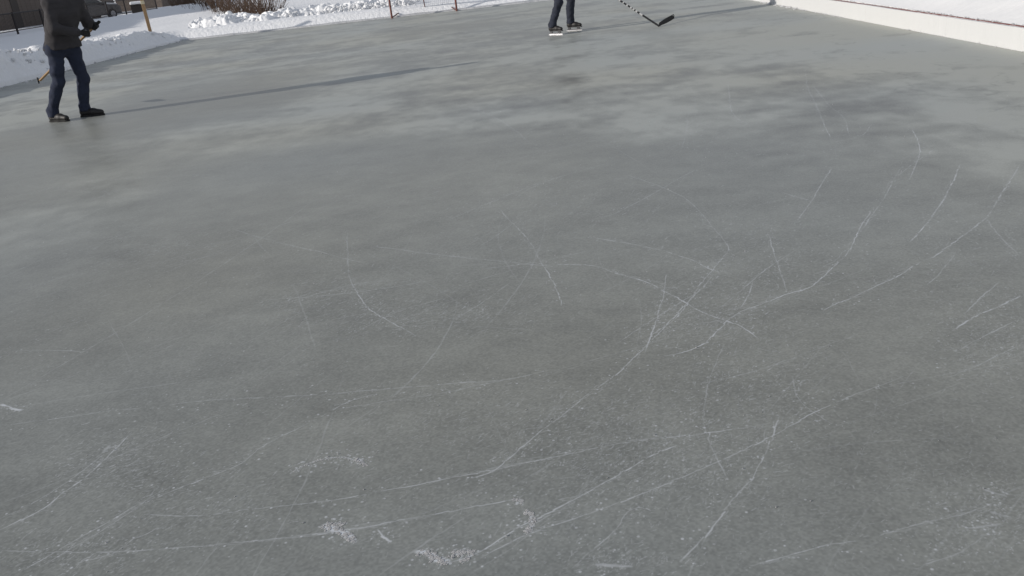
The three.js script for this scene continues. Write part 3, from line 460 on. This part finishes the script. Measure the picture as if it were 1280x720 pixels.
// bare brown shrubs
const ORD = 'first second third fourth fifth sixth seventh eighth ninth tenth eleventh twelfth thirteenth'.split(' ');
const twigMat = M(lin(0.10, 0.065, 0.045), 0.95);
function shrub(seed, n, h, w) {
  const r = rng(seed), gs = [];
  for (let k = 0; k < n; k++) { const a = r() * 6.28, q = w * 0.25 * r(); let p = V(Math.cos(a) * q, -0.1, Math.sin(a) * q), d = V(Math.cos(a) * (0.2 + 0.6 * r()), 1, Math.sin(a) * (0.2 + 0.6 * r())).normalize(), L = h * (0.45 + 0.5 * r()) / 3, rad = 0.012 + 0.008 * r();
    for (let s = 0; s < 3; s++) { const e = p.clone().addScaledVector(d, L); gs.push(rod(p, e, rad, rad * 0.65, 4)); for (let b = 0; b < 3; b++) { const f = p.clone().lerp(e, r()), bd = d.clone().add(V(r() - 0.5, (r() - 0.4) * 0.6, r() - 0.5).multiplyScalar(1.6)).normalize(), e2 = f.clone().addScaledVector(bd, L * (0.4 + 0.5 * r())); gs.push(rod(f, e2, rad * 0.5, rad * 0.25, 3)); } p = e; d = d.clone().add(V(r() - 0.5, 0.1, r() - 0.5).multiplyScalar(0.5)).normalize(); rad *= 0.65; } }
  return gs;
}
const shrubGeo = [[5, 26, 1.5, 1.4], [6, 30, 1.3, 1.6], [7, 24, 1.7, 1.3]].map(a => { const q = shrub(...a); return mergeGeometries(q.map(g => g.toNonIndexed())); });
{
  const spots = []; for (let k = 0; k < 13; k++) spots.push([222 + k * 9.5, 8.6 - k * 0.12, 0.62, `bare brown shrub, ${ORD[k]} from the left in the thicket along the top edge`, 'shrub thicket beyond the snow field']);
  for (let k = 0; k < 6; k++) spots.push([4 + k * 9, 37 - k * 1.6, 0.3, `bare shrub behind the fence at upper left, ${ORD[k]} from the picture edge`, 'shrubs behind the fence']);
  spots.forEach(([x, y, H, label, group], k) => { const p = ground(x, y, H); if (k > 12) { p.x -= 2.2 + (k % 3) * 0.7; } const m = part(scene, named('bare_shrub'), shrubGeo[k % 3], twigMat, label); m.userData.category = 'shrub'; m.userData.group = group; m.position.set(p.x, fieldY(p.x, p.z), p.z); m.rotation.y = k * 1.9; m.scale.setScalar(0.85 + 0.3 * h2(k, 3)); });
  const w = rng(3), gs = []; for (let k = 0; k < 260; k++) { const px = 215 + 120 * w(), p = ground(px, 15 - (px - 215) * 0.01 - 6 * w(), 0.5), y = fieldY(p.x, p.z), h = 0.12 + 0.3 * w(); gs.push(rod(V(p.x, y - 0.05, p.z), V(p.x + (w() - 0.5) * 0.2, y + h, p.z + (w() - 0.5) * 0.2), 0.008, 0.004, 3)); }
  single('dead_weeds', gs, twigMat, 'dead weed stalks poking through the sunlit snow mound', 'weeds', 'stuff');
}

// ---------------------------------------------------------------- people
const cloth = (r, g, b, s = 1) => { const t = tex(256, 256, (i, j) => { const v = 0.78 + 0.3 * n2(i * 0.9, j * 0.9) + 0.25 * (n2(i * 0.05, j * 0.04) - 0.5); return [enc(r * v), enc(g * v), enc(b * v)]; }); t.repeat.set(3, 3); return new THREE.MeshStandardMaterial({ map: t, roughness: 0.95 }); };
const jeansMat = cloth(0.022, 0.029, 0.055), jeansMat2 = cloth(0.025, 0.03, 0.046), coatMat = cloth(0.045, 0.042, 0.045), coatMat2 = cloth(0.06, 0.02, 0.02), gloveMat = M(lin(0.012, 0.012, 0.014), 0.7), shoeMat = M(lin(0.014, 0.013, 0.013), 0.55), skinMat = M(lin(0.55, 0.33, 0.24), 0.6), hairMat = M(lin(0.04, 0.025, 0.018), 0.8), soleMat = M(lin(0.02, 0.02, 0.02), 0.9);
const wrinkle = (f, amp, k) => (x, y, z) => { const d = f(x, y, z); return d > 0.06 || d < -0.06 ? d : d + amp * (n3(x * k * 0.6, y * k, z * k * 0.6) - 0.5) + amp * 0.5 * (n3(x * k * 2 + 9, y * k * 2.2, z * k * 2) - 0.5); };
const span = (pts, m) => [[0, 1, 2].map(i => Math.min(...pts.map(p => p[i])) - m), [0, 1, 2].map(i => Math.max(...pts.map(p => p[i])) + m)];
const v3 = a => V(a[0], a[1], a[2]), mix3 = (a, b, t) => a.map((v, i) => v + (b[i] - v) * t);
function hand(at, axis, toWrist) {          // fist of five fingers closed round a shaft through `at` along `axis`; returns distance functions
  const A = v3(axis).normalize(), W = v3(toWrist).normalize(), N = W.clone().addScaledVector(A, -W.dot(A)).normalize(), B = A.clone().cross(N), fs = [], C = v3(at), arr = v => [v.x, v.y, v.z];
  const on = (ang, r, s) => arr(C.clone().addScaledVector(N, Math.cos(ang) * r).addScaledVector(B, Math.sin(ang) * r).addScaledVector(A, s));
  fs.push(cap(on(0.3, 0.034, -0.028), on(0.3, 0.034, 0.03), 0.019, 0.018), cap(on(0, 0.055, -0.018), on(0, 0.055, 0.02), 0.021, 0.021), cap(on(0, 0.05, 0), arr(C.clone().addScaledVector(W, 0.12)), 0.026, 0.03));
  const lens = [0.85, 1, 0.95, 0.78], r = 0.027;
  lens.forEach((l, i) => { const s = 0.034 - i * 0.0225; let p = on(0.55, 0.037, s); for (const a of [1.5, 2.6, 3.7]) { const q = on(0.55 + (a - 0.55) * l, r, s); fs.push(cap(p, q, 0.0105, 0.009)); p = q; } });
  const t0 = on(-0.1, 0.045, 0.03), t1 = on(-1.0, 0.034, 0.045), t2 = on(-2.1, 0.028, 0.03); fs.push(cap(t0, t1, 0.0135, 0.012), cap(t1, t2, 0.012, 0.0095));
  return fs;
}
function headParts(root, c, face, hatMat) {  // c: middle of the head; face: horizontal direction
  const F = v3(face).normalize(), S = V(0, 1, 0).cross(F), at = (f, u, s) => { const p = v3(c).addScaledVector(F, f).addScaledVector(S, s); return [p.x, p.y + u, p.z]; };
  const add = blend([ball(c, [0.083, 0.118, 0.083]), cap(at(0.018, -0.05, 0), at(0.045, -0.092, 0), 0.058, 0.028), cap(at(-0.02, 0.02, 0), at(-0.032, 0.03, 0), 0.085, 0.075), cap(at(0.083, 0.012, 0), at(0.104, -0.022, 0), 0.009, 0.014), cap(at(0.079, 0.026, -0.03), at(0.079, 0.026, 0.03), 0.012, 0.012), cap(at(0.078, -0.058, -0.018), at(0.078, -0.058, 0.018), 0.010, 0.010), ...[-1, 1].map(s => cap(at(-0.005, 0.012, s * 0.084), at(0, -0.022, s * 0.08), 0.015, 0.011))], 0.02);
  const soc = [-1, 1].map(s => ball(at(0.087, 0.006, s * 0.031), [0.017, 0.012, 0.017])), mouth = cap(at(0.092, -0.056, -0.02), at(0.092, -0.056, 0.02), 0.003, 0.003);
  const f = (x, y, z) => { let d = add(x, y, z); for (const q of soc) d = -smin(-d, q(x, y, z), 0.01); return Math.max(d, -mouth(x, y, z)); };
  const g = nets(f, ...span([c], 0.15), 0.004);
  for (const s of [-1, 1]) { const e = at(0.071, 0.006, s * 0.031); const eye = part(root, 'eye', new THREE.SphereGeometry(0.0125, 16, 12).translate(...e), M(lin(0.6, 0.58, 0.55), 0.3)); const k = at(0.082, 0.006, s * 0.031); part(eye, 'iris', new THREE.SphereGeometry(0.0048, 10, 8).translate(...k), M(lin(0.05, 0.03, 0.02), 0.2)); }
  const shell = ball(at(-0.008, 0.022, 0), [0.100, 0.118, 0.100]);
  part(root, hatMat ? 'knit_hat' : 'hair', nets((x, y, z) => { const fr = (x - c[0]) * F.x + (z - c[2]) * F.z; return Math.max(shell(x, y, z) + 0.006 * (n3(x * 60, y * 12, z * 60) - 0.5), (hatMat ? c[1] + 0.035 : c[1] + 0.05 + Math.min(0, fr - 0.02) * 1.4) - y); }, ...span([c], 0.15), 0.005), hatMat || hairMat);
  return g;
}
function buildPerson(label, pos, J, mats, extra) {
  const t = thing('person', label, 'person', pos);
  const headG = headParts(t, J.head, J.face, mats.hat);
  const all = Object.values(J).filter(a => Array.isArray(a) && a.length === 3);
  const limbs = (d) => [cap(J.hipR, J.kneeR, 0.082 + d, 0.056 + d), cap(J.kneeR, J.ankR, 0.056 + d, 0.042 + d), cap(J.hipL, J.kneeL, 0.082 + d, 0.056 + d), cap(J.kneeL, J.ankL, 0.056 + d, 0.042 + d)];
  const arms = (d) => [cap(J.shR, J.elR, 0.052 + d, 0.042 + d), cap(J.elR, J.wrR, 0.042 + d, 0.03 + d), cap(J.shL, J.elL, 0.052 + d, 0.042 + d), cap(J.elL, J.wrL, 0.042 + d, 0.03 + d)];
  const torso = (d) => [cap(J.hipR, J.hipL, 0.095 + d, 0.095 + d), cap(J.pelvis, J.chest, 0.125 + d, 0.14 + d), cap(J.shR, J.shL, 0.06 + d, 0.06 + d), cap(mix3(J.chest, J.shR, 0.5), mix3(J.pelvis, J.hipR, 0.6), 0.10 + d, 0.085 + d), cap(mix3(J.chest, J.shL, 0.5), mix3(J.pelvis, J.hipL, 0.6), 0.10 + d, 0.085 + d)];
  const bodyF = blend([...limbs(-0.004), ...arms(-0.004), ...torso(-0.01), cap(J.neck, J.head, 0.055, 0.05), cap(J.ankR, mix3(J.ankR, [J.ankR[0], J.toeR[1], J.ankR[2]], 0.8), 0.036, 0.03), cap([J.ankR[0], J.toeR[1], J.ankR[2]], J.toeR, 0.028, 0.02), cap(J.ankL, mix3(J.ankL, [J.ankL[0], J.toeL[1], J.ankL[2]], 0.8), 0.036, 0.03), cap([J.ankL[0], J.toeL[1], J.ankL[2]], J.toeL, 0.028, 0.02)], 0.05);
  part(t, 'body', [nets(bodyF, ...span(all, 0.2), 0.02), headG], skinMat);
  // jeans: looser tubes that break over the shoe
  const bag = (K, A, k) => { const dn = mix3(A, [A[0], A[1] - 0.075, A[2]], 1); return [cap(K, A, 0.074, 0.064), cap(A, dn, 0.066, 0.078)]; };
  const jf = blend([cap(J.hipR, J.kneeR, 0.108, 0.076), ...bag(J.kneeR, J.ankR), cap(J.hipL, J.kneeL, 0.108, 0.076), ...bag(J.kneeL, J.ankL), cap(J.hipR, J.hipL, 0.12, 0.12), cap(J.pelvis, mix3(J.pelvis, J.chest, 0.25), 0.14, 0.13)], 0.035);
  const cut = J.hem; part(t, 'jeans', nets(wrinkle((x, y, z) => Math.max(jf(x, y, z), Math.min(cut - y, 1)), 0.030, 11), ...span([J.hipR, J.hipL, J.kneeR, J.kneeL, J.ankR, J.ankL, J.pelvis], 0.22), 0.011), mats.jeans);
  const jk = blend([...arms(0.024), ...torso(0.034), cap(mix3(J.hipR, J.hipL, 0.5), J.pelvis, 0.15, 0.16), cap(J.hipR, J.hipL, 0.125, 0.125), cap(J.neck, mix3(J.neck, J.chest, 0.4), 0.078, 0.11)], 0.055);
  const coat = part(t, 'jacket', nets(wrinkle((x, y, z) => Math.max(jk(x, y, z), J.coatHem - y + 0.02 * (n3(x * 5, 1, z * 5) - 0.5)), 0.028, 9), ...span([J.shR, J.shL, J.elR, J.elL, J.wrR, J.wrL, J.pelvis, J.chest, J.hipR, J.hipL, J.neck], 0.24), 0.012), mats.coat);
  for (const [at, axis, wr] of J.hands) part(t, 'glove', nets(blend(hand(at, axis, wr.map((v, i) => v - at[i])), 0.008), ...span([at], 0.17), 0.0045), gloveMat);
  return t;
}
function hockeyStick(label, heel, top, bladeDir, style) {   // thing at its heel
  const t = thing('hockey_stick', label, 'hockey stick', heel); const A = V(0, 0.012, 0), T = v3(top).sub(v3(heel)), ax = T.clone().normalize(), L = T.length(), at = s => A.clone().addScaledVector(ax, s);
  const up = V(0, 1, 0), side = v3(bladeDir).normalize(), n = side.clone().cross(up).normalize();
  part(t, 'shaft', bar(at(0.03), at(L), 0.021, 0.030, n), style.shaft);
  const g = sheet(range(0, 1, 14), range(0, 1, 6), (u, v) => { const s = u * 0.31, hgt = lerp(0.052, 0.078, sm(0, 0.5, u)) * Math.sqrt(Math.max(0.02, 1 - Math.pow(Math.max(0, (u - 0.82) / 0.18), 2))), c = 0.02 * u * u, p = side.clone().multiplyScalar(s).addScaledVector(n, c).addScaledVector(up, (v - 0.5) * hgt + 0.038); return [p.x, p.y, p.z]; });
  const thick = g.clone(), nn = n.clone().multiplyScalar(0.007); g.translate(nn.x, nn.y, nn.z); thick.translate(-nn.x, -nn.y, -nn.z);
  const rim = new THREE.TubeGeometry(new THREE.CatmullRomCurve3([...range(0, 1, 12)].map(u => side.clone().multiplyScalar(u * 0.31).addScaledVector(n, 0.02 * u * u).addScaledVector(up, 0.012)).concat([...range(0, 1, 12)].map(u => side.clone().multiplyScalar((1 - u) * 0.31).addScaledVector(n, 0.02 * (1 - u) * (1 - u)).addScaledVector(up, 0.038 + 0.5 * lerp(0.052, 0.078, sm(0, 0.5, 1 - u)))))), 60, 0.0075, 8, true);
  part(t, 'blade', [g, thick, rim], style.blade);
  if (style.lower) part(t, 'lower_shaft', bar(at(0.0), at(0.36), 0.025, 0.034, n), style.blade);
  if (style.marks) { const r = rng(5); for (let s = 0.42; s < 1.02;) { const w = 0.022 + 0.045 * r(); part(t, 'shaft_marking', bar(at(s), at(s + w), 0.0225, 0.0325, n), style.blade); s += w + 0.012 + 0.03 * r(); } part(t, 'upper_shaft', bar(at(1.06), at(L - 0.16), 0.023, 0.032, n), style.blade); }
  part(t, 'grip_tape', bar(at(L - 0.155), at(L + 0.004), 0.026, 0.035, n), style.tape); return t;
}
{ // walker on the left: dark jacket, blue jeans, black shoes
  const o = [-5.6, 0, -11.6], J = { hipR: [0.04, 0.92, 0.09], hipL: [0.17, 0.91, -0.09], kneeR: [-0.03, 0.50, 0.10], kneeL: [0.20, 0.49, -0.10], ankR: [-0.23, 0.135, 0.08], ankL: [0.12, 0.125, -0.09], toeR: [-0.02, 0.04, 0.19], toeL: [0.32, 0.04, -0.05], pelvis: [0.11, 1.0, 0], chest: [0.21, 1.30, 0], shR: [0.17, 1.47, 0.16], shL: [0.36, 1.47, -0.16], neck: [0.28, 1.56, 0], head: [0.34, 1.71, 0.02], elR: [0.19, 1.17, 0.27], wrR: [0.41, 1.14, 0.20], elL: [0.40, 1.17, -0.27], wrL: [0.44, 1.15, -0.20], face: [0.95, 0, 0.3], hem: 0.065, coatHem: 0.90 };
  const sTop = V(0.56, 1.17, -0.25), sHeel = V(-0.60, 0.47, -0.52), dir = sTop.clone().sub(sHeel), gl = sHeel.clone().addScaledVector(dir, 0.93);
  J.hands = [[[gl.x, gl.y, gl.z], [dir.x, dir.y, dir.z], J.wrL], [[0.53, 1.07, 0.13], [0.2, 1, 0.3], J.wrR]]; J.wrL = [gl.x - 0.11, gl.y + 0.03, gl.z - 0.01]; J.hands[0][2] = J.wrL; J.wrR = [0.42, 1.09, 0.17]; J.hands[1][2] = J.wrR;
  const t = buildPerson('person in dark jacket and blue jeans striding right, holding a stick', o, J, { jeans: jeansMat, coat: coatMat, hat: M(lin(0.03, 0.03, 0.035), 0.95) });
  for (const [a, toe] of [[J.ankR, J.toeR], [J.ankL, J.toeL]]) { const d = v3(toe).sub(v3(a)).setY(0).normalize(), heel = [a[0] - d.x * 0.03, 0.055, a[2] - d.z * 0.03], mid = [a[0] + d.x * 0.12, 0.055, a[2] + d.z * 0.12], tip = [a[0] + d.x * 0.23, 0.045, a[2] + d.z * 0.23];
    const f = blend([cap(heel, [heel[0], 0.12, heel[2]], 0.045, 0.046), cap(heel, mid, 0.045, 0.046), cap(mid, tip, 0.046, 0.036)], 0.03), sh = part(t, 'shoe', nets((x, y, z) => Math.max(f(x, y, z), 0.022 - y), ...span([heel, tip, [a[0], 0.14, a[2]]], 0.09), 0.007), shoeMat);
    part(sh, 'sole', nets((x, y, z) => Math.max(f(x, 0.045, z) - 0.004, y - 0.024, 0.001 - y), ...span([[heel[0], 0.01, heel[2]], [tip[0], 0.03, tip[2]]], 0.08), 0.006), soleMat); }
  const W = { shaft: woodMat, blade: M(lin(0.03, 0.026, 0.024), 0.8), tape: M(lin(0.02, 0.02, 0.02), 0.9) };
  hockeyStick('wooden hockey stick trailing behind the person in the dark jacket', [o[0] + sHeel.x, sHeel.y, o[2] + sHeel.z], [o[0] + sTop.x, sTop.y, o[2] + sTop.z], [-0.5, -0.12, -0.86], W);
}
{ // skater in the middle distance: only legs and stick show in the picture
  const a = ground(690, 44), b = ground(714, 39), o = [(a.x + b.x) / 2, 0, (a.z + b.z) / 2], A = [a.x - o[0], 0, a.z - o[2]], B = [b.x - o[0], 0, b.z - o[2]];
  const heel = ground(824, 33.5), top = V(1.98, 0.86, -15.98);
  const J = { ankR: [A[0] + 0.02, 0.17, A[2]], ankL: [B[0], 0.17, B[2]], kneeR: [A[0] + 0.16, 0.56, A[2] + 0.06], kneeL: [B[0] + 0.02, 0.56, B[2] + 0.07], hipR: [-0.02, 0.97, 0.02], hipL: [0.14, 0.97, -0.10], toeR: [A[0] + 0.12, 0.122, A[2] + 0.09], toeL: [B[0] + 0.12, 0.122, B[2] + 0.07], pelvis: [0.06, 1.04, -0.04], chest: [0.12, 1.34, 0.0], shR: [0.03, 1.50, 0.16], shL: [0.25, 1.50, -0.15], neck: [0.16, 1.60, 0.02], head: [0.21, 1.75, 0.05], elR: [0.22, 1.22, 0.30], wrR: [0.40, 1.0, 0.40], elL: [0.38, 1.24, -0.22], wrL: [0.50, 1.06, -0.02], face: [0.85, 0, 0.5], hem: 0.135, coatHem: 0.93 };
  const dir = top.clone().sub(heel), p = heel.clone().addScaledVector(dir, 0.96); const g1 = [p.x - o[0], p.y, p.z - o[2]]; J.wrR = [g1[0] - 0.06, g1[1] + 0.105, g1[2] - 0.0]; J.elR = [0.16, 1.22, 0.28];
  J.hands = [[g1, [dir.x, dir.y, dir.z], J.wrR], [[0.56, 1.02, 0.06], [0.3, 1, 0.2], [0.50, 1.09, 0.0]]]; J.wrL = [0.50, 1.09, 0.0];
  const t = buildPerson('person on ice skates in dark jeans reaching a black stick to the right', o, J, { jeans: jeansMat2, coat: coatMat2, hat: M(lin(0.02, 0.02, 0.03), 0.95) });
  for (const [an, toe] of [[J.ankR, J.toeR], [J.ankL, J.toeL]]) { const d = v3(toe).sub(v3(an)).setY(0).normalize(), q = (f, y) => [an[0] + d.x * f, y, an[2] + d.z * f], f = blend([cap(q(-0.02, 0.12), q(0, 0.22), 0.052, 0.056), cap(q(-0.03, 0.115), q(0.1, 0.115), 0.042, 0.044), cap(q(0.1, 0.115), q(0.19, 0.105), 0.044, 0.034)], 0.03), boot = part(t, 'skate', nets((x, y, z) => Math.max(f(x, y, z), 0.08 - y), ...span([q(-0.03, 0.09), q(0.19, 0.22)], 0.09), 0.007), shoeMat);
    const w = M(lin(0.07, 0.07, 0.075), 0.6), s = V(d.z, 0, -d.x), hold = [bar(v3(q(-0.06, 0.072)), v3(q(0.22, 0.072)), 0.05, 0.016), bar(v3(q(-0.03, 0.066)), v3(q(-0.03, 0.03)), 0.022, 0.05, d), bar(v3(q(0.15, 0.066)), v3(q(0.15, 0.03)), 0.022, 0.06, d), bar(v3(q(-0.08, 0.03)), v3(q(0.21, 0.03)), 0.014, 0.014)];
    part(boot, 'blade_holder', hold, w); part(boot, 'skate_blade', bar(v3(q(-0.09, 0.012)), v3(q(0.22, 0.012)), 0.005, 0.022), M(lin(0.5, 0.5, 0.52), 0.4, { metalness: 1 })); }
  const blk = M(lin(0.012, 0.012, 0.014), 0.5);
  const tip = ground(843, 27, 0.03);
  hockeyStick('black hockey stick with pale marked shaft, blade on the ice', [heel.x, 0, heel.z], [top.x, top.y, top.z], [0.29, 0.10, -0.12], { shaft: M(lin(0.5, 0.5, 0.5), 0.5), blade: blk, tape: blk, lower: 1, marks: 1 });
}
renderer.render(scene, camera);
